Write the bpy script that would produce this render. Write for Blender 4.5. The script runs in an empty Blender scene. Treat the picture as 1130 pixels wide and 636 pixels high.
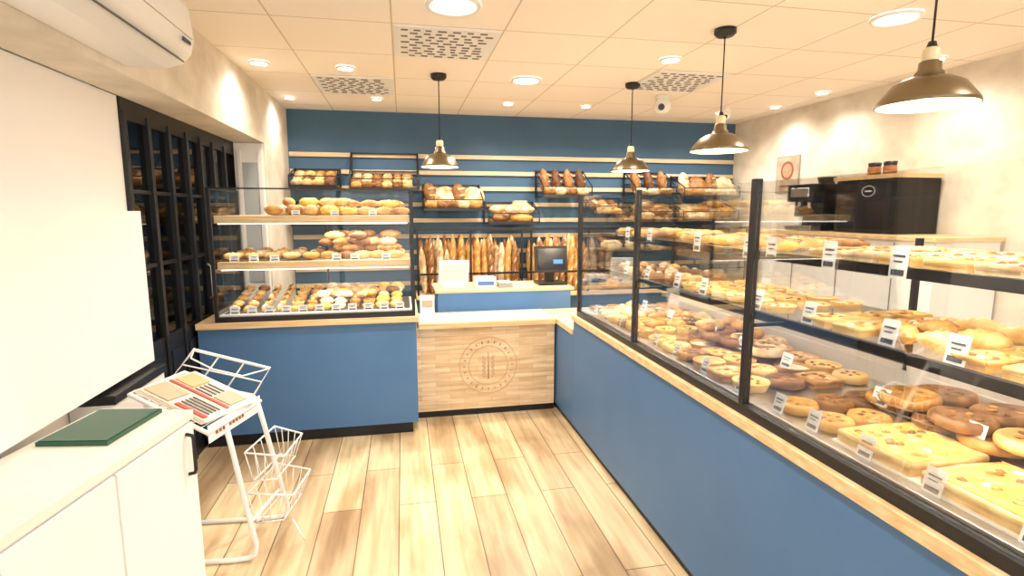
import bpy, math, random
from mathutils import Vector, Matrix, Euler
random.seed(7)
rnd=random.uniform
S=bpy.context.scene
H=2.62
# ---------------------------------------------------------------- materials
MATS={}
def _new(name):
    m=bpy.data.materials.new(name); m.use_nodes=True
    nt=m.node_tree; return m,nt,nt.nodes['Principled BSDF']
def mat(name,col,rough=.5,metal=0,emis=None,es=0,spec=.5):
    if name in MATS: return MATS[name]
    m,nt,b=_new(name)
    b.inputs['Base Color'].default_value=(*col,1); b.inputs['Roughness'].default_value=rough
    b.inputs['Metallic'].default_value=metal; b.inputs['Specular IOR Level'].default_value=spec
    if emis: b.inputs['Emission Color'].default_value=(*emis,1); b.inputs['Emission Strength'].default_value=es
    MATS[name]=m; return m
def pos(nt,order='xyz',scale=(1,1,1),off=(0,0,0)):
    g=nt.nodes.new('ShaderNodeNewGeometry'); s=nt.nodes.new('ShaderNodeSeparateXYZ'); c=nt.nodes.new('ShaderNodeCombineXYZ')
    nt.links.new(g.outputs['Position'],s.inputs[0])
    for i,ch in enumerate(order):
        if ch in 'xyz': nt.links.new(s.outputs['xyz'.index(ch)],c.inputs[i])
    mp=nt.nodes.new('ShaderNodeMapping'); mp.inputs['Scale'].default_value=scale; mp.inputs['Location'].default_value=off
    nt.links.new(c.outputs[0],mp.inputs[0]); return mp.outputs[0]
def noise_mat(name,c1,c2,scale=20,rough=.6,bump=.0,order='xyz',sc=(1,1,1),lo=.35,hi=.65,detail=4,c3=None,bd=.01):
    if name in MATS: return MATS[name]
    m,nt,b=_new(name)
    n=nt.nodes.new('ShaderNodeTexNoise'); n.inputs['Scale'].default_value=scale; n.inputs['Detail'].default_value=detail
    nt.links.new(pos(nt,order,sc),n.inputs['Vector'])
    r=nt.nodes.new('ShaderNodeValToRGB'); e=r.color_ramp.elements
    e[0].position=lo; e[0].color=(*c1,1); e[1].position=hi; e[1].color=(*c2,1)
    if c3: x=e.new((lo+hi)/2); x.color=(*c3,1)
    nt.links.new(n.outputs['Fac'],r.inputs[0]); nt.links.new(r.outputs[0],b.inputs['Base Color'])
    b.inputs['Roughness'].default_value=rough
    if bump:
        bp=nt.nodes.new('ShaderNodeBump'); bp.inputs['Strength'].default_value=bump; bp.inputs['Distance'].default_value=bd
        nt.links.new(n.outputs['Fac'],bp.inputs['Height']); nt.links.new(bp.outputs[0],b.inputs['Normal'])
    MATS[name]=m; return m
def brick_mat(name,c1,c2,mort,bw,rh,ms,order='xyz',off=(0,0,0),rough=.5,offset=.5,grain=None,bump=.2,stain=None):
    m,nt,b=_new(name)
    v=pos(nt,order,(1,1,1),off)
    t=nt.nodes.new('ShaderNodeTexBrick'); t.offset=offset; t.inputs['Scale'].default_value=1
    t.inputs['Color1'].default_value=(*c1,1); t.inputs['Color2'].default_value=(*c2,1); t.inputs['Mortar'].default_value=(*mort,1)
    t.inputs['Mortar Size'].default_value=ms; t.inputs['Mortar Smooth'].default_value=.1
    t.inputs['Brick Width'].default_value=bw; t.inputs['Row Height'].default_value=rh
    nt.links.new(v,t.inputs['Vector']); out=t.outputs['Color']
    def mul(out,sc,lo,hi,dark,fac,detail):
        n=nt.nodes.new('ShaderNodeTexNoise'); n.inputs['Scale'].default_value=1; n.inputs['Detail'].default_value=detail
        mp=nt.nodes.new('ShaderNodeMapping'); mp.inputs['Scale'].default_value=sc; nt.links.new(v,mp.inputs[0]); nt.links.new(mp.outputs[0],n.inputs['Vector'])
        r=nt.nodes.new('ShaderNodeValToRGB'); e=r.color_ramp.elements
        e[0].position=lo; e[0].color=(*dark,1); e[1].position=hi; e[1].color=(1,1,1,1)
        nt.links.new(n.outputs['Fac'],r.inputs[0])
        mx=nt.nodes.new('ShaderNodeMix'); mx.data_type='RGBA'; mx.blend_type='MULTIPLY'; mx.inputs[0].default_value=fac
        nt.links.new(out,mx.inputs[6]); nt.links.new(r.outputs[0],mx.inputs[7]); return mx.outputs[2]
    if grain: out=mul(out,grain,.3,.6,(.68,.58,.47),.75,6)
    if stain: out=mul(out,stain,.38,.56,(.46,.36,.26),.7,5)
    nt.links.new(out,b.inputs['Base Color']); b.inputs['Roughness'].default_value=rough
    if bump:
        bp=nt.nodes.new('ShaderNodeBump'); bp.inputs['Strength'].default_value=bump; bp.inputs['Distance'].default_value=.003; bp.invert=True
        nt.links.new(t.outputs['Fac'],bp.inputs['Height']); nt.links.new(bp.outputs[0],b.inputs['Normal'])
    MATS[name]=m; return m
def glass_mat(name,tint=(1,1,1),mul=.7):
    m=bpy.data.materials.new(name); m.use_nodes=True; nt=m.node_tree
    for n in list(nt.nodes): nt.nodes.remove(n)
    o=nt.nodes.new('ShaderNodeOutputMaterial'); mx=nt.nodes.new('ShaderNodeMixShader'); t=nt.nodes.new('ShaderNodeBsdfTransparent'); g=nt.nodes.new('ShaderNodeBsdfGlossy')
    t.inputs[0].default_value=(*tint,1); g.inputs['Roughness'].default_value=.02
    f=nt.nodes.new('ShaderNodeFresnel'); f.inputs[0].default_value=1.45
    ma=nt.nodes.new('ShaderNodeMath'); ma.operation='MULTIPLY'; ma.inputs[1].default_value=mul
    nt.links.new(f.outputs[0],ma.inputs[0]); nt.links.new(ma.outputs[0],mx.inputs[0])
    nt.links.new(t.outputs[0],mx.inputs[1]); nt.links.new(g.outputs[0],mx.inputs[2]); nt.links.new(mx.outputs[0],o.inputs[0])
    MATS[name]=m; return m

GLASS=glass_mat('clear_glass',(.985,.99,.985),mul=.5)
DGLASS=glass_mat('smoked_glass',(.42,.4,.38),mul=.9)
BLUE=noise_mat('blue_laminate',(.062,.17,.37),(.072,.185,.395),scale=3,rough=.45)
BLUEW=noise_mat('blue_wall_paint',(.042,.11,.2),(.05,.125,.225),scale=2,rough=.6)
BLACK=mat('black_metal',(.008,.008,.01),.4)
KICK=mat('black_plinth',(.006,.007,.011),.5)
WHITE=noise_mat('white_laminate',(.82,.81,.79),(.86,.85,.83),scale=2,rough=.4)
WPLAST=mat('white_plastic',(.86,.86,.85),.35)
WIRE=mat('white_enamel_wire',(.88,.88,.87),.35)
OAK=noise_mat('light_oak',(.68,.46,.22),(.86,.64,.38),scale=6,rough=.5,sc=(.6,3,12))
OAKS=noise_mat('pale_slat_wood',(.58,.45,.28),(.75,.6,.42),scale=6,rough=.55,sc=(.6,3,12))
STAVE=brick_mat('butcher_block_wood',(.94,.76,.52),(.76,.54,.31),(.6,.42,.25),.22,.036,.001,order='xz0',rough=.5,grain=(3,30,1),bump=.05)
FLOORM=brick_mat('floor_planks',(.95,.78,.50),(.62,.47,.29),(.25,.17,.1),1.2,.2,.003,order='yx0',off=(.3,.06,0),rough=.36,grain=(1.5,22,1),stain=(1.1,4,1),offset=.37)
CEILM=brick_mat('ceiling_tiles',(.93,.87,.79),(.91,.85,.77),(.62,.52,.43),.63,.63,.005,order='xy0',off=(.03,-3.22,0),rough=.8,offset=0,bump=.4)
WALLT=noise_mat('stone_effect_wallpaper',(.62,.56,.46),(.84,.78,.68),scale=4,rough=.8,bump=.35,detail=10,lo=.3,hi=.7,sc=(1,1,1.3))
WALLW=noise_mat('white_wall_paint',(.88,.87,.86),(.9,.89,.88),scale=2,rough=.7)
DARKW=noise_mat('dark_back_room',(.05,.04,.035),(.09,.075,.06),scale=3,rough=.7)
STEEL=mat('steel',(.6,.6,.6),.3,1)
TRAY=mat('dark_tray',(.12,.11,.1),.35,.6)
BRASS=mat('aged_brass',(.24,.19,.12),.32,1)
BRASSIN=mat('shade_inner',(.75,.68,.5),.4,.3)
LAMPE=mat('lamp_diffuser',(1,1,1),.5,0,(1,.96,.88),16)
LED=mat('led_strip_glow',(1,1,1),.5,0,(1,.93,.8),4)
BULB=mat('bulb_glow',(1,1,1),.5,0,(1,.85,.6),18)
CREAMG=mat('cream_socket',(.8,.68,.45),.3)
CARD=mat('label_card',(.9,.9,.89),.5)
INK=mat('label_ink',(.06,.07,.1),.6)
SLOT=mat('vent_slot_shadow_grey',(.16,.15,.15),.6)
GOLD=noise_mat('crust_golden',(.72,.40,.11),(.42,.18,.04),scale=18,rough=.5,bump=.3)
LGOLD=noise_mat('crust_pale_golden',(.88,.62,.27),(.66,.38,.11),scale=18,rough=.5,bump=.3)
BRN=noise_mat('crust_brown',(.38,.17,.05),(.16,.065,.022),scale=22,rough=.55,bump=.4)
DRK=noise_mat('crust_dark',(.16,.06,.018),(.06,.022,.008),scale=25,rough=.6,bump=.4)
FLR=noise_mat('crust_floured',(.88,.74,.5),(.5,.28,.1),scale=14,rough=.8,bump=.5)
YEL=noise_mat('custard_yellow',(.92,.66,.18),(.8,.45,.07),scale=26,rough=.35,bump=.4)
LEM=noise_mat('lemon_yellow',(.92,.74,.18),(.85,.6,.08),scale=20,rough=.3)
RED=noise_mat('red_fruit',(.45,.03,.02),(.65,.12,.04),scale=60,rough=.25,bump=.4)
CRM=noise_mat('cream_icing',(.9,.82,.66),(.8,.68,.48),scale=30,rough=.5)
CHO=noise_mat('chocolate',(.07,.028,.012),(.13,.055,.022),scale=30,rough=.3)
PIZ=noise_mat('pizza_topping',(.88,.66,.28),(.45,.12,.03),scale=35,rough=.4,bump=.5,c3=(.78,.42,.12))
HERB=noise_mat('vegetable_topping',(.85,.68,.2),(.35,.36,.08),scale=30,rough=.4,bump=.5,c3=(.85,.56,.12))
PAP=mat('baking_paper',(.85,.8,.7),.7)
BLUEP=mat('blue_pack',(.08,.2,.45),.4)
# ---------------------------------------------------------------- mesh builder
class MB:
    def __init__(s): s.v=[];s.f=[];s.fm=[];s.sm=[];s.mats=[]
    def mi(s,m):
        if m not in s.mats: s.mats.append(m)
        return s.mats.index(m)
    def add(s,vs,fs,m,smooth=False):
        o=len(s.v); s.v+= [tuple(p) for p in vs]; i=s.mi(m)
        for f in fs: s.f.append(tuple(a+o for a in f)); s.fm.append(i); s.sm.append(smooth)
    def box(s,x0,x1,y0,y1,z0,z1,m,M=None):
        vs=[Vector((x,y,z)) for z in(z0,z1) for y in(y0,y1) for x in(x0,x1)]
        if M: vs=[M@v for v in vs]
        s.add(vs,[(0,2,3,1),(4,5,7,6),(0,1,5,4),(2,6,7,3),(0,4,6,2),(1,3,7,5)],m)
    def cbox(s,c,d,m,rot=(0,0,0)):
        M=Matrix.Translation(c)@Euler(rot).to_matrix().to_4x4()
        s.box(-d[0]/2,d[0]/2,-d[1]/2,d[1]/2,-d[2]/2,d[2]/2,m,M)
    def tube(s,pts,r,m,seg=8,closed=False,flat=1):
        pts=[Vector(p) for p in pts]; n=len(pts); rs=r if isinstance(r,(list,tuple)) else [r]*n
        ref=None; vs=[]
        for i,p in enumerate(pts):
            if closed: d=pts[(i+1)%n]-pts[i-1]
            else: d=pts[min(i+1,n-1)]-pts[max(i-1,0)]
            d.normalize()
            if ref is None:
                ref=Vector((0,0,1)) if abs(d.z)<.9 else Vector((1,0,0))
            a=ref-d*ref.dot(d)
            if a.length<1e-4: a=Vector((1,0,0))-d*d.x
            a.normalize(); ref=a; b=d.cross(a)
            for k in range(seg):
                t=2*math.pi*k/seg; vs.append(p+(a*math.cos(t)*flat+b*math.sin(t))*rs[i])
        fs=[]
        for i in range(n if closed else n-1):
            for k in range(seg):
                j=(i+1)%n; fs.append((i*seg+k,i*seg+(k+1)%seg,j*seg+(k+1)%seg,j*seg+k))
        if not closed:
            fs.append(tuple(range(seg))[::-1]); fs.append(tuple((n-1)*seg+k for k in range(seg)))
        s.add(vs,fs,m,True)
    def lathe(s,prof,c,m,seg=24,M=None):
        M=M or Matrix.Identity(4); M=Matrix.Translation(c)@M
        vs=[]
        for r,z in prof:
            for k in range(seg):
                t=2*math.pi*k/seg; vs.append(M@Vector((r*math.cos(t),r*math.sin(t),z)))
        fs=[]
        for i in range(len(prof)-1):
            for k in range(seg): fs.append((i*seg+k,i*seg+(k+1)%seg,(i+1)*seg+(k+1)%seg,(i+1)*seg+k))
        s.add(vs,fs,m,True)
    def disc(s,c,r,m,seg=20,M=None):
        M=Matrix.Translation(c)@(M or Matrix.Identity(4))
        s.add([M@Vector((r*math.cos(2*math.pi*k/seg),r*math.sin(2*math.pi*k/seg),0)) for k in range(seg)],[tuple(range(seg))],m)
    def ell(s,c,r,m,rot=(0,0,0),jit=.04,nu=12,nv=7,low=None):
        M=Matrix.Translation(c)@Euler(rot).to_matrix().to_4x4(); vs=[]
        for i in range(nv+1):
            ph=math.pi*i/nv
            for k in range(nu):
                t=2*math.pi*k/nu; j=1+rnd(-jit,jit) if 0<i<nv else 1
                z=math.cos(ph)*r[2]*j
                if low is not None and z<-low: z=-low
                vs.append(M@Vector((math.sin(ph)*math.cos(t)*r[0]*j,math.sin(ph)*math.sin(t)*r[1]*j,z)))
        fs=[(i*nu+k,(i+1)*nu+k,(i+1)*nu+(k+1)%nu,i*nu+(k+1)%nu) for i in range(nv) for k in range(nu)]
        s.add(vs,fs,m,True)
    def build(s,name,bevel=0,parent=None):
        me=bpy.data.meshes.new(name)
        xs=[[p[i] for p in s.v] for i in range(3)]
        c=Vector([(min(a)+max(a))/2 for a in xs]); c.z=min(xs[2])
        me.from_pydata([Vector(p)-c for p in s.v],[],s.f)
        for m in s.mats: me.materials.append(m)
        me.polygons.foreach_set('material_index',s.fm); me.polygons.foreach_set('use_smooth',s.sm); me.update()
        o=bpy.data.objects.new(name,me); S.collection.objects.link(o); o.location=c
        if bevel:
            b=o.modifiers.new('bevel','BEVEL'); b.width=bevel; b.segments=2; b.limit_method='ANGLE'; b.angle_limit=math.radians(50)
        return o
def simple(name,x0,x1,y0,y1,z0,z1,m,bevel=0):
    b=MB(); b.box(x0,x1,y0,y1,z0,z1,m); return b.build(name,bevel)
def strip_light(parent,name,c,length,axis,power,rot=(0,0,0),w=.015,col=(1,.93,.82)):
    l=bpy.data.lights.new(name,'AREA'); l.shape='RECTANGLE'; l.energy=power; l.color=col
    l.size=length if axis=='x' else w; l.size_y=w if axis=='x' else length
    o=bpy.data.objects.new(name,l); S.collection.objects.link(o); o.parent=parent; o.location=Vector(c)-parent.location; o.rotation_euler=rot
# ---------------------------------------------------------------- food primitives
def loaf(b,c,L,W,Hh,m,rz=0,rot=None,score=FLR,ns=3):
    R=rot or (0,0,rz); b.ell(c,(L/2,W/2,Hh/2),m,R,.05)
    E=Euler(R).to_matrix()
    for i in range(ns):
        t=(i-(ns-1)/2)*L*.24
        p=Vector(c)+E@Vector((t,0,Hh*.44)); b.ell(p,(L*.03+.004,W*.33,Hh*.08),score,(R[0],R[1],R[2]+.5 if R[0]==0 else R[2]),.02,8,4)
def baguette(b,p0,p1,r,m,front=Vector((0,-1,0))):
    p0=Vector(p0);p1=Vector(p1); n=11; pts=[p0.lerp(p1,i/(n-1)) for i in range(n)]
    rs=[r*(max(.12,1-abs(2*i/(n-1)-1)**4)) *(1+.06*math.sin(i*2.4)) for i in range(n)]
    b.tube(pts,rs,m,8)
    d=(p1-p0).normalized()
    for i in range(1,5):
        q=p0.lerp(p1,i/5+rnd(-.02,.02))+front*r*.82
        b.tube([q-d*.035-Vector((.012,0,0)),q+front*r*.16,q+d*.035+Vector((.012,0,0))],[.003,.009,.003],FLR,5)
def croissant(b,c,s,rz,m,tilt=0):
    E=Euler((tilt,0,rz)).to_matrix(); n=15; pts=[];rs=[]
    for i in range(n):
        u=i/(n-1)*2-1; a=u*1.35
        pts.append(Vector(c)+E@Vector((math.sin(a)*s*.5,-math.cos(a)*s*.3+s*.2,0)))
        rs.append(s*.23*(1-abs(u)**1.6*.8)*(1.08 if i%2 else .88))
    b.tube(pts,rs,m,9)
def tart(b,c,r,crust,fill,bits=None,nb=6,h=.025):
    b.lathe([(r*.82,0),(r,h),(r*.97,h*1.15),(r*.88,h*.8)],c,crust,18)
    b.lathe([(r*.9,h*.8),(r*.5,h*.95),(.001,h)],c,fill,18)
    if bits:
        for i in range(nb):
            a=rnd(0,6.28); q=rnd(.1,.72)*r
            b.ell((c[0]+q*math.cos(a),c[1]+q*math.sin(a),c[2]+h),(r*.13,r*.13,r*.07),bits,(0,0,a),.1,6,4)
def bun(b,c,r,m,top=None):
    b.ell((c[0],c[1],c[2]+r*.5),(r,r,r*.62),m,(0,0,rnd(0,3)),.05,12,7,low=r*.5)
    if top: b.ell((c[0],c[1],c[2]+r*1.02),(r*.42,r*.42,r*.22),top,(0,0,0),.1,8,4)
def slab(b,c,w,d,h,crust,top,rz=0):
    M=Matrix.Translation(c)@Matrix.Rotation(rz,4,'Z')
    b.box(-w/2,w/2,-d/2,d/2,0,h*.7,crust,M)
    for s in (-1,1):
        b.tube([M@Vector((s*w*.48,-d*.48,h*.75)),M@Vector((s*w*.5,0,h*.82)),M@Vector((s*w*.48,d*.48,h*.75))],h*.32,crust,6)
        b.tube([M@Vector((-w*.48,s*d*.48,h*.75)),M@Vector((0,s*d*.5,h*.82)),M@Vector((w*.48,s*d*.48,h*.75))],h*.28,crust,6)
    b.box(-w*.44,w*.44,-d*.46,d*.46,h*.7,h,top,M)
    for k in range(int(6+w*d*350)): b.ell(M@Vector((rnd(-.38,.38)*w,rnd(-.38,.38)*d,h)),(.013,.011,.006),random.choice([CRM,BRN,top,GOLD]),(0,0,0),.2,6,4)
def card(b,c,w,h,face='y',tilt=.12):
    rz=0 if face=='y' else -math.pi/2
    M=Matrix.Translation(c)@Matrix.Rotation(rz,4,'Z')@Matrix.Rotation(-tilt,4,'X')
    b.box(-w/2,w/2,-.001,.001,0,h,CARD,M)
    b.box(-w*.34,w*.34,-.0022,-.0008,h*.66,h*.73,INK,M)
    b.box(-w*.28,w*.2,-.0022,-.0008,h*.50,h*.55,INK,M)
    b.box(-w*.36,w*.36,-.0022,-.0008,h*.10,h*.28,INK,M)
# ================================================================= ROOM
simple('floor',-3.1,4.0,-2.6,6.1,-.1,0,FLOORM)
simple('ceiling',-3.1,4.0,-2.6,6.1,H,H+.1,CEILM)
simple('wall_back',-1.36,4.0,6.0,6.1,0,H,BLUEW)
b=MB()
for i,z in enumerate([2.175,2.005,1.84,1.67,1.50,1.33,1.16,.99,.82]):
    b.box(-1.11,3.89,5.975,5.999,z-.022,z+.022,OAKS)
b.build('trim_1',.002)
simple('wall_right',3.9,4.0,-2.6,6.0,0,H,WALLT)
simple('baseboard_right',3.885,3.899,-2.6,5.99,0,.1,WHITE)
simple('wall_left_upper',-1.36,-1.12,-2.6,6.0,2.165,H,WALLT)
simple('wall_left_back',-1.36,-1.12,5.0,5.999,0,2.165,WALLT)
simple('wall_left_near',-1.46,-1.37,-2.6,3.12,0,2.165,WALLW)
simple('wall_left_panel',-1.369,-1.235,-2.6,2.94,.86,1.6,WALLW)
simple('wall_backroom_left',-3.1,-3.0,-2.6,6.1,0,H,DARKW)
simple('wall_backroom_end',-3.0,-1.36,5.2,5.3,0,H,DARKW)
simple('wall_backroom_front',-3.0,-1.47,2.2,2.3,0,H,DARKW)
b=MB()
for x in (-1.1,.5,2.1,3.8): b.box(x-.04,x+.04,-2.6,-2.52,0,H-.001,BLACK)
b.box(-1.1,3.8,-2.6,-2.52,0,.12,BLACK); b.box(-1.1,3.8,-2.6,-2.52,2.3,2.4,BLACK)
b.build('window_1')
# partition (dark glazed joinery)
b=MB(); X0,X1=-1.40,-1.36
ys=[3.14,3.41,3.68,3.95,4.2,4.45,4.72]
b.box(X0,X1,3.125,4.99,2.06,2.164,BLACK)
b.box(X0,X1,3.125,4.8,0,.88,BLACK)
for y in ys: b.box(X0-.01,X1+.012,y-.018,y+.018,0,2.1,BLACK)
for z in (1.3,1.7): b.box(X0+.005,X1-.002,3.14,4.76,z-.01,z+.01,BLACK)
b.box(-1.382,-1.376,3.14,4.74,.88,2.06,DGLASS)
for y0,y1 in zip(ys[:-1],ys[1:]): 
    b.box(X1,X1+.008,y0+.05,y1-.05,.12,.78,BLACK)
b.tube([(-1.33,4.08,1.0),(-1.31,4.08,1.02),(-1.31,4.08,1.22),(-1.33,4.08,1.24)],.008,STEEL,8)
b.build('door_1',.002)
b=MB()
b.box(-1.355,-1.13,4.97,4.995,0,2.16,WPLAST)
b.box(-1.33,-1.30,4.955,4.97,0,2.1,WHITE); b.box(-1.17,-1.135,4.955,4.97,0,2.1,WHITE)
b.box(-1.295,-1.175,4.962,4.969,1.0,2.0,mat('grey_pane',(.45,.48,.5),.2))
b.build('door_2',.002)
b=MB()
for z in (.5,.9,1.3,1.7): b.box(-2.4,-2.0,2.5,5.0,z-.015,z+.015,STEEL)
for y in (2.55,3.7,4.95):
    for x in (-2.38,-2.02): b.box(x-.015,x+.015,y-.015,y+.015,0,2.0,STEEL)
for z in (.915,1.315,1.715):
    y=2.7
    while y<4.85:
        bun(b,(-2.2,y,z),rnd(.08,.11),random.choice([BRN,GOLD,RED,DRK]),None); y+=.24
b.build('storage_rack')
# ================================================================= CEILING FITTINGS
def downlight(x,y,r,power,col=(1,.91,.79)):
    b=MB(); z=H-.001
    b.lathe([(r*1.22,0),(r*1.2,-.012),(r*1.0,-.014),(r*.98,-.004)],(x,y,z),WPLAST,24)
    b.lathe([(r,-.006),(.001,-.006)],(x,y,z),LAMPE,24)
    o=b.build('recessed_downlight')
    l=bpy.data.lights.new('downlight_lamp','SPOT'); l.energy=power*1.15; l.color=col; l.spot_size=math.radians(150); l.spot_blend=.8; l.shadow_soft_size=.06
    lo=bpy.data.objects.new('downlight_lamp',l); S.collection.objects.link(lo); lo.parent=o; lo.location=Vector((x,y,z-.03))-o.location
for x,y,r,pw in [(.277,2.88,.115,66),(.98,4.34,.1,60),(-.94,4.2,.055,20),(-.37,4.23,.055,25),(1.81,3.58,.06,30),(-.97,5.4,.045,16),
                 (-.2,5.3,.045,34),(1.02,5.3,.045,44),(1.79,5.28,.045,44),(2.6,5.3,.045,44),(3.6,4.28,.05,18),(3.64,4.95,.045,16),(3.3,5.35,.045,30),
                 (2.6,2.6,.1,55),(.3,1.2,.115,50),(2.4,1.0,.1,45),(3.55,3.2,.05,22)]:
    downlight(x,y,r,pw)
def vent(x0,y0):
    b=MB(); s=.63; b.box(x0+.012,x0+s-.012,y0+.012,y0+s-.012,H-.01,H-.0005,WPLAST)
    n=10
    for i in range(n):
        y=y0+.06+i*(s-.12)/(n-1); x=x0+.05+(.05 if i%2 else 0)
        while x<x0+s-.09:
            w=rnd(.03,.055); b.box(x,x+w,y-.009,y+.009,H-.0135,H-.0095,SLOT); x+=w+rnd(.025,.045)
    b.build('ceiling_air_vent')
vent(-.03,3.22); vent(-.66,4.48); vent(1.86,3.85)
def camdome(x,y,s):
    b=MB(); b.lathe([(.001,0),(s*.8,0),(s*.8,-.03),(s*.5,-.035)],(x,y,H-.001),WPLAST,20)
    b.ell((x,y,H-.035-s*.75),(s,s,s),WPLAST,(0,0,0),0,16,10)
    b.ell((x-s*.45,y-s*.7,H-.05-s*.8),(s*.4,s*.4,s*.4),INK,(0,0,0),0,10,6)
    b.build('security_camera')
camdome(2.3,4.67,.075); camdome(3.2,5.1,.045)
def pendant(x,y,zb,d=.31):
    b=MB(); r=d/2
    b.lathe([(.001,0),(.06,0),(.06,-.025),(.045,-.04),(.001,-.042)],(x,y,H-.001),BLACK,24)
    b.tube([(x,y,H-.03),(x,y,zb+.22)],.004,BLACK,6)
    b.lathe([(.001,.225),(.012,.22),(.016,.205),(.02,.2)],(x,y,zb),BLACK,16)
    b.lathe([(.02,.2),(.026,.195),(.028,.172),(.026,.155)],(x,y,zb),CREAMG,16)
    b.lathe([(.026,.155),(.034,.15),(.036,.122),(.044,.115),(.046,.102),(.075,.094),(.11,.075),(r*.88,.04),(r,.014),(r+.003,0),(r-.002,0)],(x,y,zb),BRASS,32)
    b.lathe([(r-.002,0),(r*.86,.035),(.105,.068),(.07,.088),(.001,.095)],(x,y,zb),BRASSIN,32)
    b.ell((x,y,zb+.055),(.032,.032,.04),BULB,(0,0,0),0,12,8)
    o=b.build('pendant_lamp')
    l=bpy.data.lights.new('pendant_bulb','POINT'); l.energy=12; l.color=(1,.8,.55); l.shadow_soft_size=.04
    lo=bpy.data.objects.new('pendant_bulb',l); S.collection.objects.link(lo); lo.parent=o; lo.location=Vector((x,y,zb-.01))-o.location
pendant(.295,4.3,1.935,.29); pendant(1.85,4.29,1.925); pendant(1.82,2.95,1.945,.32); pendant(1.86,1.7,1.975,.31)
# air conditioner
b=MB()
prof=[(-1.118,2.5),(-.93,2.5),(-.885,2.485),(-.86,2.44),(-.85,2.32),(-.865,2.26),(-.90,2.22),(-.97,2.2),(-1.118,2.2)]
y0,y1=1.72,2.66; n=len(prof)
vs=[(x,y0,z) for x,z in prof]+[(x,y1,z) for x,z in prof]
b.add(vs,[tuple(range(n)),tuple(range(2*n-1,n-1,-1))]+[(i,i+n,(i+1)%n+n,(i+1)%n) for i in range(n)],WPLAST)
b.cbox((-.89,(y0+y1)/2,2.228),(.05,.8,.006),mat('ac_slot',(.1,.1,.1),.5),(0,.7,0))
b.box(-.853,-.848,y0+.02,y1-.02,2.315,2.319,mat('ac_seam',(.4,.4,.4),.5))
b.box(-.852,-.846,y1-.13,y1-.05,2.285,2.30,INK)
b.build('air_conditioner',.006)
# ================================================================= LEFT COUNTER + CASE
LX0,LX1=-1.34,.075
b=MB()
b.box(LX0,LX1,3.83,4.55,.085,.83,BLUE); b.box(LX0,LX1-.04,3.86,4.5,0,.085,KICK)
b.box(LX0,LX1+.015,3.795,4.57,.83,.87,OAK)
b.build('service_counter',.002)
b=MB()
cx0,cx1,cy0,cy1,ct=-1.215,.06,3.83,4.45,1.75
for x in (cx0,cx1):
    for y in (cy0,cy1): b.box(x-.011,x+.011,y-.011,y+.011,.87,ct,BLACK)
b.box(cx0,cx1,cy0-.012,cy0+.012,.87,.905,BLACK); b.box(cx0,cx1,cy0-.006,cy0+.006,ct-.01,ct,BLACK)
b.box(cx0,cx1,cy1-.012,cy1+.012,.87,.905,BLACK)
for x in (cx0,cx1): b.box(x-.01,x+.01,cy0,cy1,.87,.9,BLACK); b.box(x-.008,x+.008,cy0,cy1,ct-.012,ct,BLACK)
b.box(cx0+.01,cx1-.01,cy0-.003,cy0+.003,.905,ct-.012,GLASS)
b.box(cx0-.003,cx0+.003,cy0+.012,cy1-.012,.9,ct-.012,GLASS); b.box(cx1-.003,cx1+.003,cy0+.012,cy1-.012,.9,ct-.012,GLASS)
b.box(cx0+.01,cx1-.01,cy0+.015,cy1-.015,.88,.915,WHITE)
for z0,z1 in ((1.215,1.265),(1.52,1.57)):
    b.box(cx0+.014,cx1-.014,cy0+.035,cy1-.03,z0,z1,OAK); b.box(cx0+.03,cx1-.03,cy0+.05,cy0+.065,z0-.006,z0,LED)
for x in (-.58,): b.box(x-.006,x+.006,cy1-.03,cy1-.018,.9,1.72,BLACK)
o=b.build('pastry_display_case',.0015)
for z in (1.207,1.512): strip_light(o,'led_strip',((cx0+cx1)/2,cy0+.075,z),1.15,'x',2.6)
def put(b,k,x,y,z):
    if k=='bun': bun(b,(x,y,z),rnd(.036,.044),random.choice([GOLD,LGOLD,FLR,BRN]),random.choice([None,None,CRM]))
    elif k=='tart': tart(b,(x,y,z),.046,LGOLD,YEL,random.choice([RED,BRN,CRM]),4)
    elif k=='lem': tart(b,(x,y,z),.046,GOLD,LEM,None)
    elif k=='cro': croissant(b,(x,y,z+.028),.12,rnd(-.4,.4),GOLD)
    elif k=='cho': bun(b,(x,y,z),.038,BRN,CRM)
    elif k=='yb': bun(b,(x,y,z),rnd(.042,.052),random.choice([LGOLD,LEM,CRM]),None)
    elif k=='ecl':
        b.tube([(x,y-.05,z+.022),(x,y-.03,z+.024),(x,y+.03,z+.024),(x,y+.05,z+.022)],[.012,.023,.023,.012],LGOLD,8); b.tube([(x,y-.04,z+.04),(x,y+.04,z+.04)],.012,random.choice([CHO,CRM,BRN]),6)
    elif k=='sand':
        b.ell((x,y,z+.024),(.035,.058,.024),random.choice([LGOLD,FLR,GOLD]),(0,0,rnd(-.1,.1)),.04); b.ell((x,y,z+.024),(.038,.054,.006),CRM,(0,0,0),.1)
b=MB(); z=.916
for j,y in enumerate((3.93,4.04,4.15,4.26,4.36)):
    x=cx0+.08
    while x<cx1-.05:
        g=['sand','bun','ecl','tart','bun','yb','bun','tart','yb','lem'][int((x-cx0)/.13)%10]
        put(b,g,x,y,z+.002+j*.02); x+=.098
for k in range(24): put(b,random.choice(['yb','bun','yb']),rnd(-.6,-.03),rnd(4.03,4.35),z+.07)
for i in range(4): b.box(cx0+.03+i*.31,cx0+.32+i*.31,3.875,4.41,.9155,.919,STEEL)
x=cx0+.1
while x<cx1: card(b,(x,3.865,.916),.06,.05,'y'); x+=.108
b.build('cake_assortment')
b=MB(); z=1.266
b.box(-1.18,-.62,3.9,4.4,z,z+.004,TRAY)
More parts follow.
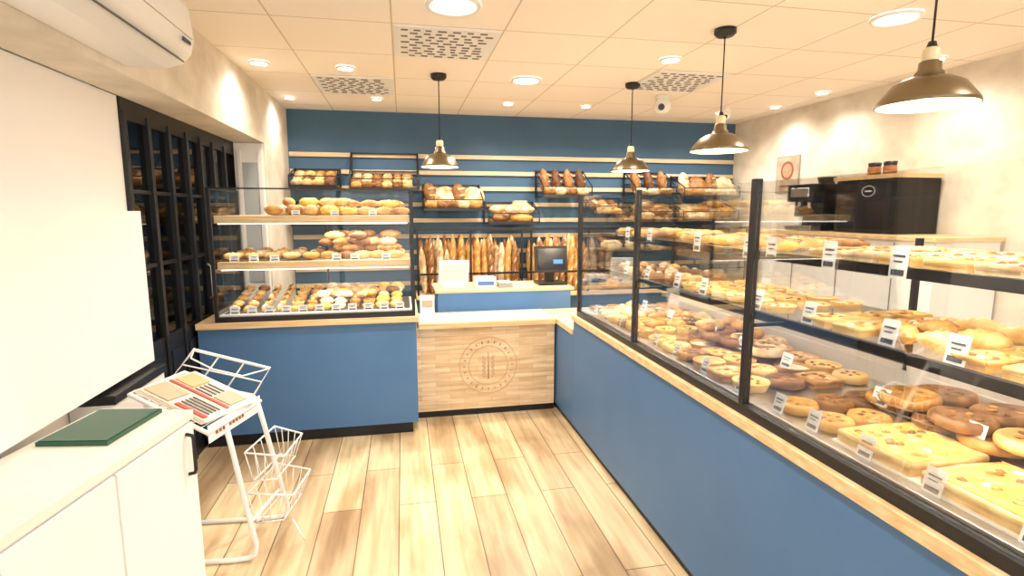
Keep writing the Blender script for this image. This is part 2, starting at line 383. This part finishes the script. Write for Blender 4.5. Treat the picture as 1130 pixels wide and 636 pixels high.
for j,y in enumerate((3.95,4.09,4.23,4.36)):
    x=cx0+.09
    while x<-.62:
        k=[0,1,0,2][j]
        if k==0: loaf(b,(x,y,z+.032),.12,.06,.055,random.choice([LGOLD,GOLD,FLR]),.3,score=CHO,ns=2)
        elif k==1: put(b,'sand',x,y,z+.004)
        else: put(b,'bun',x,y,z+.02)
        x+=.125
for j,y in enumerate((3.95,4.07,4.2,4.33)):
    x=-.5
    while x<cx1-.06:
        croissant(b,(x,y,z+.032),.135,rnd(-.5,.5),random.choice([GOLD,LGOLD,BRN])); x+=.11
for lay in (1,2,3):
    for k in range(28-6*lay):
        croissant(b,(rnd(-.52,-.06),rnd(3.96,4.34),z+.032+.045*lay),.135,rnd(-1,1),random.choice([GOLD,BRN,GOLD,LGOLD,FLR]))
b.box(-.53,-.04,3.9,4.4,z,z+.004,PAP)
for x in (-1.1,-.98,-.85,-.45,-.33,-.12): card(b,(x,3.885,z),.06,.045,'y')
b.build('croissant_pile')
b=MB(); z=1.571
for j,y in enumerate((3.95,4.1,4.25,4.38)):
    x=-.85
    while x<cx1-.06:
        if x<-.45: loaf(b,(x,y,z+.035),.13,.09,.072,random.choice([FLR,LGOLD,LEM,GOLD,CRM]),rnd(0,3),score=CRM,ns=2)
        else: croissant(b,(x,y,z+.03),.125,rnd(-.6,.6),random.choice([GOLD,LGOLD,LEM]))
        x+=.12
for k in range(14): loaf(b,(rnd(-.8,-.4),rnd(4.05,4.3),z+.09),.12,.08,.06,random.choice([GOLD,LGOLD,LEM,FLR]),rnd(0,3),score=CRM,ns=2)
for k in range(9): croissant(b,(rnd(-.4,.0),rnd(4.02,4.3),z+.08),.125,rnd(-1,1),random.choice([GOLD,LGOLD,LEM]))
for x in (-.7,-.45,-.2): card(b,(x,3.885,z),.055,.035,'y')
b.build('brioche_assortment')
# ================================================================= CENTRE LOW COUNTER
b=MB()
b.box(.08,1.165,4.1,4.49,.055,.72,STAVE); b.box(.08,1.165,4.12,4.45,0,.055,KICK)
b.box(.095,1.158,4.05,4.495,.72,.76,OAK)
b.box(.095,1.158,4.075,4.49,.76,.764,mat('grey_counter_mat',(.5,.5,.49),.3))
burn=mat('engraved_wood',(.58,.40,.24),.6)
cxm,czm=.63,.40
for r in (.225,.155):
    pts=[(cxm+r*math.cos(t*math.pi/24),4.098,czm+r*math.sin(t*math.pi/24)) for t in range(48)]
    b.tube(pts,.003,burn,4,True)
for k in range(24):
    a=k*math.pi/12; b.tube([(cxm+.18*math.cos(a),4.098,czm+.18*math.sin(a)),(cxm+.2*math.cos(a),4.098,czm+.2*math.sin(a))],.005,burn,4)
for s in (-1,1):
    for k in range(5):
        b.ell((cxm+s*.035,4.098,czm-.08+k*.035),(.012,.002,.022),burn,(0,s*.5,0),0,8,4)
b.tube([(cxm,4.098,czm-.11),(cxm,4.098,czm+.11)],.004,burn,4)
b.build('checkout_counter',.002)
b=MB()
b.cbox((.17,4.2,.86),(.11,.004,.19),CARD,(-.15,0,0)); b.cbox((.17,4.22,.767),(.12,.07,.004),CARD)
b.cbox((.17,4.196,.89),(.08,.002,.05),mat('flyer_print',(.5,.4,.3),.5),(-.15,0,0))
b.build('flyer_stand')
b=MB()
for i,(x,w) in enumerate([(.45,.2),(.72,.14),(.95,.2)]): b.box(x-w/2,x+w/2,4.15,4.33,.7645,.770,CARD)
b.build('paper_tray')
b=MB()
b.box(.27,1.42,4.5,4.98,0,.92,BLUE); b.box(.25,1.45,4.497,5.0,.92,.945,OAK)
b.build('cash_desk',.002)
b=MB()
b.cbox((.42,4.66,1.08),(.26,.03,.2),WPLAST,(.15,0,.15)); b.cbox((.42,4.68,.975),(.06,.06,.05),WPLAST); b.cbox((.42,4.68,.952),(.2,.16,.012),WPLAST)
b.cbox((.42,4.643,1.08),(.2,.006,.14),mat('monitor_back_grey',(.6,.61,.61),.4),(.15,0,.15))
b.build('cash_register_screen',.004)
b=MB()
b.box(.6,.78,4.6,4.75,.946,1.03,WPLAST); b.box(.62,.76,4.597,4.6,.965,1.0,BLUEP); b.box(.66,.72,4.64,4.71,1.03,1.035,CARD)
b.build('tissue_box',.004)
b=MB()
b.cbox((.86,4.66,.967),(.12,.2,.04),mat('grey_plastic',(.3,.32,.33),.4)); b.cbox((.86,4.62,.992),(.1,.1,.01),WPLAST)
b.build('card_terminal',.004)
b=MB()
b.cbox((1.3,4.72,1.17),(.3,.03,.24),BLACK,(-.2,0,0)); b.cbox((1.3,4.700,1.175),(.26,.004,.19),mat('screen_dark',(.01,.012,.02),.15),(-.2,0,0))
b.cbox((1.36,4.6945,1.15),(.09,.004,.04),mat('screen_blue',(.02,.05,.12),.15,0,(.1,.3,.8),1.0),(-.2,0,0))
b.box(1.26,1.34,4.74,4.8,.96,1.12,BLACK); b.box(1.17,1.43,4.62,4.85,.946,.97,BLACK)
b.build('point_of_sale_terminal',.004)
# ================================================================= RIGHT COUNTER + CASE
RX=1.18; RY0,RY1=-.6,3.66
b=MB()
b.box(RX,2.05,RY0,RY1,.05,.83,BLUE); b.box(RX+.02,2.0,RY0,RY1,0,.05,KICK)
b.box(RX-.018,2.06,RY0,RY1+.005,.83,.87,OAK)
b.box(RX,2.05,RY1+.001,4.49,.05,.72,BLUE); b.box(RX+.02,2.0,RY1,4.47,0,.05,KICK); b.box(RX-.012,2.06,RY1+.006,4.495,.72,.76,OAK)
b.build('display_counter',.002)
b=MB()
gx=1.2; gt=1.71; posts=[3.60,2.665,1.70,.74,-.2]
for y in posts:
    b.box(gx-.014,gx+.014,y-.013,y+.013,.87,gt,BLACK)
    b.box(gx,1.9,y-.006,y+.006,1.428,1.44,BLACK); b.box(gx,1.9,y-.006,y+.006,1.19,1.203,BLACK)
    b.box(1.885,1.905,y-.01,y+.01,.9,1.5,BLACK)
b.box(gx-.016,gx+.016,posts[-1],posts[0],.87,.905,BLACK)
for a,c in zip(posts[1:],posts[:-1]): b.box(gx-.003,gx+.003,a+.013,c-.013,.905,gt-.01,GLASS)
b.box(gx+.014,1.9,posts[0]-.003,posts[0]+.003,.9,gt-.01,GLASS)
b.box(gx+.016,1.88,posts[-1],posts[0]-.01,.872,.915,STEEL)
for z in (1.445,1.21):
    b.box(1.34,1.36,posts[-1],posts[0]-.01,z-.028,z+.004,BLACK)
    b.box(1.36,1.88,posts[-1],posts[0]-.01,z-.008,z,GLASS)
    b.box(1.362,1.374,posts[-1]+.05,posts[0]-.05,z-.02,z-.009,LED)
b.box(1.88,2.04,posts[-1],posts[0],.872,.99,WHITE)
b.box(1.885,1.9,posts[-1],posts[0],.99,1.06,WHITE)
o=b.build('glass_display_case',.0015)
for z in (1.424,1.189):
    for a,c in zip(posts[1:],posts[:-1]): strip_light(o,'led_strip',(1.385,(a+c)/2,z),.85,'y',2.2)
for a,c in zip(posts[1:],posts[:-1]): strip_light(o,'led_strip',(1.225,(a+c)/2,1.695),.85,'y',1.5,(0,-.5,0))
b=MB(); z=.9155
def pie(b,x,y,z,r,m,tilt=True):
    M=Euler((rnd(-.09,.09),rnd(-.09,.09),0)).to_matrix().to_4x4() if tilt else None
    j=rnd(.92,1.06); r*=j
    b.lathe([(r*.8,0),(r*.98,.008),(r,.022),(r*.93,.034),(r*.8,.036),(r*.7,.03),(r*.35,.033),(.001,.034)],(x,y,z),m,18,M)
    for k in range(5):
        a=k*1.257+rnd(0,.4); b.ell((x+r*.4*math.cos(a),y+r*.4*math.sin(a),z+.034),(r*.16,r*.1,.004),random.choice([m,GOLD,BRN]),(0,0,a),.2,6,4)
for y in [ -.05,.18,.42,.64]:
    tart(b,(1.38,y,z),.1,LGOLD,YEL,BRN,14,.035); tart(b,(1.62,y,z),.1,GOLD,PIZ,BRN,14,.035)
b.box(1.25,1.53,.78,1.34,z,z+.006,PAP)
slab(b,(1.385,.93,z+.006),.25,.26,.035,LGOLD,HERB); slab(b,(1.385,1.21,z+.006),.25,.24,.035,LGOLD,YEL)
for x in (1.32,1.46): 
    for y in (1.42,1.57): pie(b,x,y,z,.066,random.choice([BRN,GOLD]),False)
for lay in range(3):
    for i in range(2):
        for j in range(5-lay):
            x=1.61+i*.15-lay*.02+rnd(-.015,.015); y=.86+j*.175+lay*.085+rnd(-.02,.02)
            if x>1.79: x=1.79
            pie(b,x,y,z+.036*lay,.088,random.choice([BRN,GOLD,BRN,LGOLD]),lay>0)
y=1.82; jj=0
while y<2.6:
    for j,x in enumerate((1.31,1.46,1.61,1.76)):
        k=(j+jj)%5
        if k==0: tart(b,(x,y,z),.07,LGOLD,YEL,BRN,7,.03)
        elif k==1: pie(b,x,y,z,.07,BRN,False)
        elif k==2: slab(b,(x,y,z),.13,.12,.03,GOLD,PIZ)
        elif k==3: pie(b,x,y,z,.07,LGOLD,False)
        else: tart(b,(x,y,z),.07,GOLD,random.choice([PIZ,CRM]),None,5,.03)
    y+=.148; jj+=2
for k in range(10): pie(b,rnd(1.5,1.75),rnd(1.9,2.55),z+.05,.075,random.choice([BRN,GOLD,FLR]))
for k in range(6): loaf(b,(rnd(1.5,1.75),rnd(1.9,2.55),z+.1),.14,.08,.06,random.choice([LGOLD,GOLD]),rnd(0,3))
y=2.76
while y<3.52:
    for j,x in enumerate((1.3,1.43,1.56,1.69,1.8)):
        k=random.choice('abcde')
        if k=='a': tart(b,(x,y,z),.058,GOLD,PIZ,RED,5,.03)
        elif k=='b': bun(b,(x,y,z),.055,LGOLD,CRM)
        elif k=='c': tart(b,(x,y,z),.058,LGOLD,YEL,BRN,6,.03)
        elif k=='e': tart(b,(x,y,z),.058,BRN,CHO,CRM,6,.03)
        else: croissant(b,(x,y,z+.03),.12,rnd(-1,1),GOLD)
    y+=.125
for y in (.3,.55,.8,1.02,1.22,1.42,1.58,1.8,2.05,2.3,2.52,2.8,3.0,3.2,3.4): card(b,(1.245,y,z),.05,.065,'x',.25)
for y in (.95,1.15,1.45,1.9,2.2,2.45,2.9,3.25): card(b,(1.52,y,z+.05),.06,.06,'x',.25)
b.build('quiche_and_tart_assortment')
b=MB(); z=1.2105
y=-.1; jj=0
while y<3.5:
    if min(abs(y-p) for p in posts)>.06:
        for j,x in enumerate((1.44,1.59,1.74)):
            if y<1.7:
                if jj%4<2: slab(b,(x,y,z),.13,.1,.03,random.choice([LGOLD,GOLD]),[PIZ,HERB,YEL][jj%3],rnd(-.1,.1))
                else: croissant(b,(x,y,z+.03),.14,1.57+rnd(-.3,.3),random.choice([GOLD,LGOLD]))
            elif y<2.7: tart(b,(x,y,z),.058,LGOLD,random.choice([CRM,LEM,PIZ]),random.choice([RED,BRN,None]),5)
            else: put(b,random.choice(['bun','cho','tart']),x,y,z)
    y+=.13; jj+=1
for y in (.5,.9,1.1,1.3,1.62,1.9,2.3,2.55,2.9,3.2): card(b,(1.368,y,z),.055,.08,'x',.2)
b.build('sandwich_and_slice_row')
b=MB(); z=1.4455
y=-.1
while y<3.5:
    if min(abs(y-p) for p in posts)>.06:
        for j,x in enumerate((1.44,1.59,1.74)):
            if y<1.7: slab(b,(x,y,z),.14,.11,.028,random.choice([LGOLD,FLR]),random.choice([YEL,PIZ,CRM]),rnd(-.15,.15))
            else: loaf(b,(x,y,z+.022),.14,.1,.045,random.choice([GOLD,LGOLD,YEL,BRN]),rnd(0,3))
    y+=.14
for y in (.4,.9,1.25,1.5,1.78,1.92,2.3,2.8,3.1): card(b,(1.33,y,z-.03),.055,.09,'x',.05)
b.build('pizza_slice_row')
# ================================================================= BACK BREAD WALL
def rack(name,x0,x1,z0,z1,bread,dep=.34):
    b=MB(); ya,yb=5.97-dep,5.972; r=.007
    for x in (x0,x1):
        b.box(x-.009,x+.009,yb-.016,yb,z0-.02,z1,BLACK); b.box(x-.006,x+.006,ya,yb,z0-.012,z0,BLACK)
        b.tube([(x,ya,z0),(x,ya,z0+.1),(x,yb-.01,z1)],r,BLACK,6)
    b.box(x0,x1,ya-.006,ya+.006,z0-.02,z0+.012,BLACK); b.box(x0,x1,yb-.016,yb-.004,z1-.018,z1,BLACK); b.box(x0,x1,ya-.004,ya+.004,z0+.09,z0+.1,BLACK)
    n=5
    for i in range(n): 
        y=ya+(i+.5)*dep/n; b.box(x0,x1,y-.004,y+.004,z0-.012,z0-.004,BLACK)
    b.box(x0,x1,yb-.02,yb-.008,(z0+z1)/2-.006,(z0+z1)/2+.006,BLACK)
    o=b.build(name,.001)
    b=MB(); w=x1-x0
    if bread=='miche':
        n=max(2,round(w/.17))
        for i in range(n):
            x=x0+(i+.5)*w/n
            if i%2: b.ell((x,5.82,z0+.13),(.12,.12,.06),random.choice([BRN,FLR,FLR]),(math.radians(62),0,rnd(-.1,.1)),.05,14,8)
            else: loaf(b,(x,5.82,z0+.14),.28,.16,.11,random.choice([BRN,FLR,BRN]),rot=(math.radians(60),math.radians(80),0))
        for i in range(n+1): loaf(b,(x0+.08+(w-.16)*i/n,5.70,z0+.045),.17,.11,.09,random.choice([GOLD,BRN,FLR]),rnd(-.5,.5))
    elif bread=='small':
        for j in range(3):
            x=x0+.06
            while x<x1-.04: b.ell((x,5.70+j*.1,z0+.035+j*.045),(.064,.05,.042),random.choice([GOLD,FLR,LGOLD,BRN]),(0,0,rnd(0,3)),.06); x+=.1
    elif bread=='dark':
        n=max(2,round(w/.14))
        for i in range(n):
            x=x0+(i+.5)*w/n; loaf(b,(x,5.83,z0+.15),.3,.15,.11,DRK if i%2 else BRN,rot=(math.radians(20),math.radians(78),0),score=FLR)
        for i in range(n): loaf(b,(x0+.09+(w-.18)*i/(n-1),5.70,z0+.045),.16,.12,.09,random.choice([BRN,FLR]),rnd(-.5,.5))
    elif bread=='pile':
        for k in range(16):
            loaf(b,(x0+rnd(.1,w-.1),rnd(5.70,5.86),z0+.045+.045*(k//5)),.24,.13,.1,random.choice([BRN,FLR,GOLD,FLR]),rnd(-.8,.8))
    b.build('bread_loaf_pile')
rack('bread_rack',-1.06,-.62,1.84,2.03,'small')
rack('bread_rack',-.5,.17,1.82,2.2,'small')
rack('bread_rack',.22,.82,1.62,1.88,'miche')
rack('bread_rack',.88,1.42,1.48,1.70,'pile')
rack('bread_rack',1.46,2.0,1.76,2.04,'dark')
rack('bread_rack',2.5,2.98,1.76,2.04,'dark')
rack('bread_rack',3.08,3.76,1.76,2.0,'miche')
rack('bread_rack',-1.06,.1,1.47,1.7,'small')
rack('bread_rack',2.05,2.44,1.56,1.75,'small')
rack('bread_rack',2.5,3.02,1.50,1.70,'pile')
rack('bread_rack',3.08,3.76,1.50,1.70,'pile')
b=MB()
x0,x1=.12,3.86
b.box(x0,x1,5.55,5.97,.70,.74,OAK); b.box(x0,x1,5.6,5.97,.0,.70,BLUEW)
for x in (.14,.68,1.22,1.32,1.95,2.6,3.2,3.84): b.box(x-.01,x+.01,5.56,5.58,.74,1.42,BLACK); b.box(x-.008,x+.008,5.56,5.97,1.40,1.42,BLACK)
b.box(x0,x1,5.555,5.575,1.40,1.43,BLACK); b.box(x0,x1,5.555,5.57,.95,.97,BLACK)
b.box(2.0,x1,5.56,5.97,1.14,1.16,BLACK)
b.build('bread_shelf_unit',.001)
b=MB()
for a,c in ((.18,1.2),(1.35,1.93)):
    for row,y in enumerate((5.63,5.71,5.79,5.87)):
        x=a+.03+(row%2)*.035
        while x<c:
            h=rnd(.46,.62); t=rnd(-.05,.05)
            baguette(b,(x,y,.745),(min(x+t,1.93),y+.04,.745+h),rnd(.034,.043),random.choice([GOLD,GOLD,BRN,BRN,FLR])); x+=rnd(.07,.085)
b.build('baguette_bundle')
b=MB()
for z in (.745,1.165):
    for y0 in (5.66,5.8):
        x=2.1
        while x<3.5:
            L=rnd(.2,.3); loaf(b,(x+L/2,y0,z+.06+(y0-5.66)*.5),L,.15,.12,random.choice([BRN,FLR,DRK,GOLD]),rnd(-.2,.2)); x+=L+.01
b.build('bread_loaf_pile')
# ================================================================= RIGHT WALL AREA
b=MB()
b.box(3.36,3.88,2.9,4.6,0,1.40,WHITE); b.box(3.33,3.885,2.88,4.62,1.40,1.43,OAK)
for y in (3.2,3.7,4.2): b.box(3.352,3.36,y-.003,y+.003,.1,1.38,SLOT)
b.build('tall_service_counter',.003)
b=MB()
b.box(3.5,3.86,4.06,4.4,1.432,1.83,BLACK); b.box(3.40,3.5,4.07,4.39,1.432,1.475,STEEL); b.box(3.41,3.5,4.07,4.39,1.68,1.83,BLACK)
b.box(3.402,3.41,4.12,4.34,1.72,1.8,STEEL)
b.tube([(3.45,4.16,1.68),(3.45,4.16,1.62)],.013,STEEL,10); b.tube([(3.45,4.28,1.68),(3.45,4.28,1.62)],.013,STEEL,10)
b.tube([(3.45,4.16,1.63),(3.34,4.16,1.63)],.01,BLACK,8)
b.lathe([(.001,0),(.03,0),(.035,.07),(.035,.075)],(3.45,4.28,1.477),WPLAST,16)
b.lathe([(.001,0),(.06,0),(.075,.06),(.075,.065),(.001,.065)],(3.66,4.22,1.83),mat('smoke_hopper',(.08,.07,.06),.2),20)
b.build('coffee_machine',.006)
b=MB()
b.box(3.5,3.88,3.36,3.92,1.432,1.84,BLACK); b.box(3.48,3.88,3.34,3.94,1.84,1.87,OAK)
b.box(3.495,3.5,3.39,3.89,1.46,1.82,mat('black_glossy',(.02,.02,.025),.15))
pts=[(3.493,3.6+.06*math.cos(t*.3142),1.75+.04*math.sin(t*.3142)) for t in range(20)]
b.tube(pts,.003,CARD,4,True); b.box(3.491,3.494,3.57,3.63,1.745,1.755,CARD)
b.build('drinks_cabinet',.003)
b=MB()
for y in (3.55,3.69):
    b.lathe([(.001,0),(.045,0),(.047,.06),(.04,.07)],(3.62,y,1.871),mat('jar_amber',(.25,.1,.04),.15),20); b.lathe([(.042,.07),(.045,.08),(.045,.1),(.001,.102)],(3.62,y,1.871),BLACK,20)
b.build('storage_jars')
b=MB()
b.box(3.888,3.899,4.86,5.2,1.79,2.16,mat('poster_grey',(.36,.3,.25),.6)); b.box(3.886,3.888,4.875,5.185,1.805,2.145,noise_mat('poster_brown_wash',(.55,.43,.33),(.4,.28,.2),scale=9,rough=.6))
MX=Matrix.Rotation(-math.pi/2,4,'Y')
b.disc((3.885,5.03,2.01),.095,mat('poster_brown',(.26,.1,.05),.6),28,MX); b.disc((3.884,5.03,2.01),.07,mat('poster_tan',(.45,.27,.17),.6),28,MX)
b.box(3.882,3.8835,4.98,5.08,2.0,2.02,MATS['poster_grey']); b.box(3.882,3.885,4.93,5.13,1.85,1.862,MATS['poster_brown'])
b.build('wall_poster')
# ================================================================= FOREGROUND LEFT
b=MB()
b.box(-1.365,-1.19,2.45,2.96,.80,.84,BLACK); b.box(-1.365,-1.20,2.45,2.95,0,.80,WHITE)
b.build('side_cabinet',.004)
Mc=Matrix.Translation((-.82,2.235,0))@Matrix.Rotation(math.radians(-9.2),4,'Z')
b=MB()
b.box(-.37,-.012,-.85,-.006,.0,.8,WHITE,Mc); b.box(-.37,0,-.85,0,.80,.835,noise_mat('cabinet_top_cream',(.82,.78,.7),(.86,.82,.75),scale=3,rough=.4),Mc)
b.box(-.012,0,-.44,-.008,.06,.79,WPLAST,Mc); b.box(-.012,0,-.85,-.45,.06,.79,WPLAST,Mc)
pts=[Mc@Vector(p) for p in ((0,-.065,.60),(.024,-.065,.605),(.028,-.065,.62),(.028,-.065,.74),(.024,-.065,.755),(0,-.065,.76))]
b.tube(pts,.007,BLACK,8)
b.build('white_storage_cabinet',.003)
b=MB(); 
b.box(-.33,-.10,-.33,-.03,.836,.85,mat('green_folder',(.015,.085,.045),.35),Mc); b.box(-.325,-.105,-.325,-.035,.85,.853,MATS['green_folder'],Mc)
b.box(-.328,-.102,-.031,-.027,.838,.852,CARD,Mc)
b.build('green_folder')
# newspaper rack
b=MB(); r=.0115
A=Vector((-1.13,2.44,.845));B=Vector((-1.03,2.74,.845));C=Vector((-.68,2.64,.715));D=Vector((-.79,2.28,.715))
for p,top,rear in ((Vector((-.70,2.50,0)),D.lerp(C,.3),A.lerp(B,.25)),(Vector((-.63,2.84,0)),D.lerp(C,.95),A.lerp(B,.95))):
    x,y=p.x,p.y
    q=lambda t:Vector((x,y,.05)).lerp(top,t)
    b.tube([(-1.12,y+.03,.012),(x-.10,y,.012),(x-.035,y,.015),(x-.005,y,.035),(x,y,.08),q(.2),q(.5),q(.8),top-Vector((0,0,.01))],r,WIRE,10)
    b.tube([(-1.10,y+.03,.012),(-1.12,y+.03,.4),rear-Vector((0,0,.01))],r*.8,WIRE,10)
b.tube([(-1.11,2.53,.012),(-1.11,2.87,.012)],r,WIRE,10)
b.tube([(-.715,2.48,.2),(-.645,2.80,.2)],r*.7,WIRE,8)
b.tube([A,B,C,D],r*.9,WIRE,8,True)
nrm=(B-A).cross(D-A).normalized(); 
if nrm.z<0: nrm=-nrm
for i in range(1,9):
    t=i/9; b.tube([A.lerp(D,t),B.lerp(C,t)],.003,WIRE,5)
b.add([D+Vector((0,0,.03)),C+Vector((0,0,.03)),C-Vector((0,0,.045)),D-Vector((0,0,.045))],[(0,1,2,3)],WIRE)
LT=mat('rack_print_red',(.35,.08,.05),.5)
for k in range(9):
    p=D.lerp(C,.14+k*.06)+Vector((.003,-.002,-.015)); b.cbox(p,(.004,.010,.012),LT,(0,0,-.3))
E=[Vector(p) for p in ((-1.14,2.86,.78),(-1.03,2.88,.92),(-.68,2.86,.81),(-.76,2.84,.68))]
b.tube(E,.009,WIRE,8,True)
for t in (.33,.66): b.tube([E[0].lerp(E[3],t),E[1].lerp(E[2],t)],.004,WIRE,6)
b.tube([E[0].lerp(E[1],.5),E[3].lerp(E[2],.5)],.004,WIRE,6)
b.tube([E[0],B],.006,WIRE,6); b.tube([E[3],C],.006,WIRE,6)
b.tube([E[1],(-1.0,2.75,.91),(-.9,2.72,.86),(-.78,2.75,.81),E[2]],.004,WIRE,6)
def pocket(za,zb,w0,w1):
    q0=[Vector((-.74,2.56,zb)),Vector((w0,2.60,zb-.05)),Vector((w0+.04,2.84,zb-.04)),Vector((-.67,2.84,zb+.01))]
    q1=[Vector((-.71,2.56,za)),Vector((w1,2.6,za-.02)),Vector((w1+.04,2.84,za-.02)),Vector((-.65,2.84,za))]
    b.tube(q0,.005,WIRE,6,True); b.tube(q1,.004,WIRE,6,True)
    for i in range(4):
        n=4
        for k in range(n):
            t=k/n; b.tube([q0[i].lerp(q0[(i+1)%4],t),q1[i].lerp(q1[(i+1)%4],t)],.0022,WIRE,5)
pocket(.36,.50,-.58,-.62); pocket(.15,.30,-.55,-.60)
b.tube([(-.56,2.6,.13),(-.52,2.58,.06),(-.51,2.6,.01)],.004,WIRE,6)
b.build('newspaper_rack')
b=MB()
ux=(D-A).normalized(); uy=(nrm.cross(ux)).normalized()
def sheet(s,t,w,h,z,m):
    o=A+ux*s+uy*t+nrm*z
    b.add([o,o+ux*w,o+ux*w+uy*h,o+uy*h,o+nrm*.004,o+ux*w+nrm*.004,o+ux*w+uy*h+nrm*.004,o+uy*h+nrm*.004],[(3,2,1,0),(4,5,6,7),(0,1,5,4),(1,2,6,5),(2,3,7,6),(3,0,4,7)],m)
PR=mat('news_red',(.5,.06,.04),.5); PO=mat('news_orange',(.75,.4,.18),.5); PT=mat('news_photo',(.55,.4,.27),.5); NP=mat('newsprint',(.84,.76,.64),.6)
for i in range(3): sheet(.0+.008*i,.012+.004*i,.35,.30,.012+i*.006,NP)
sheet(.03,.03,.13,.11,.030,PT); sheet(.19,.03,.15,.02,.030,PR)
for k in range(4): sheet(.19,.065+k*.02,.14,.006,.030,SLOT)
sheet(.03,.16,.31,.014,.030,PR); sheet(.03,.19,.10,.10,.030,PO); sheet(.24,.19,.09,.10,.030,PT)
for k in range(4): sheet(.14,.19+k*.024,.09,.006,.030,SLOT)
b.build('newspaper_stack')
# ================================================================= WORLD / CAMERA
w=bpy.data.worlds.new('World'); S.world=w; w.use_nodes=True
bg=w.node_tree.nodes['Background']; bg.inputs[0].default_value=(1,.975,.94,1); bg.inputs[1].default_value=2.3
y=math.radians(11.3);p=math.radians(8.06)
F=Vector((math.sin(y)*math.cos(p),math.cos(y)*math.cos(p),-math.sin(p))); R=Vector((math.cos(y),-math.sin(y),0)); U=R.cross(F)
cam=bpy.data.cameras.new('camera'); co=bpy.data.objects.new('camera',cam); S.collection.objects.link(co)
M=Matrix((R,U,-F)).transposed().to_4x4(); M.translation=(0,0,1.6); co.matrix_world=M
cam.sensor_width=36; cam.lens=36*600/1130; cam.clip_start=.05
S.camera=co
S.view_settings.view_transform='Standard'; S.view_settings.exposure=.5
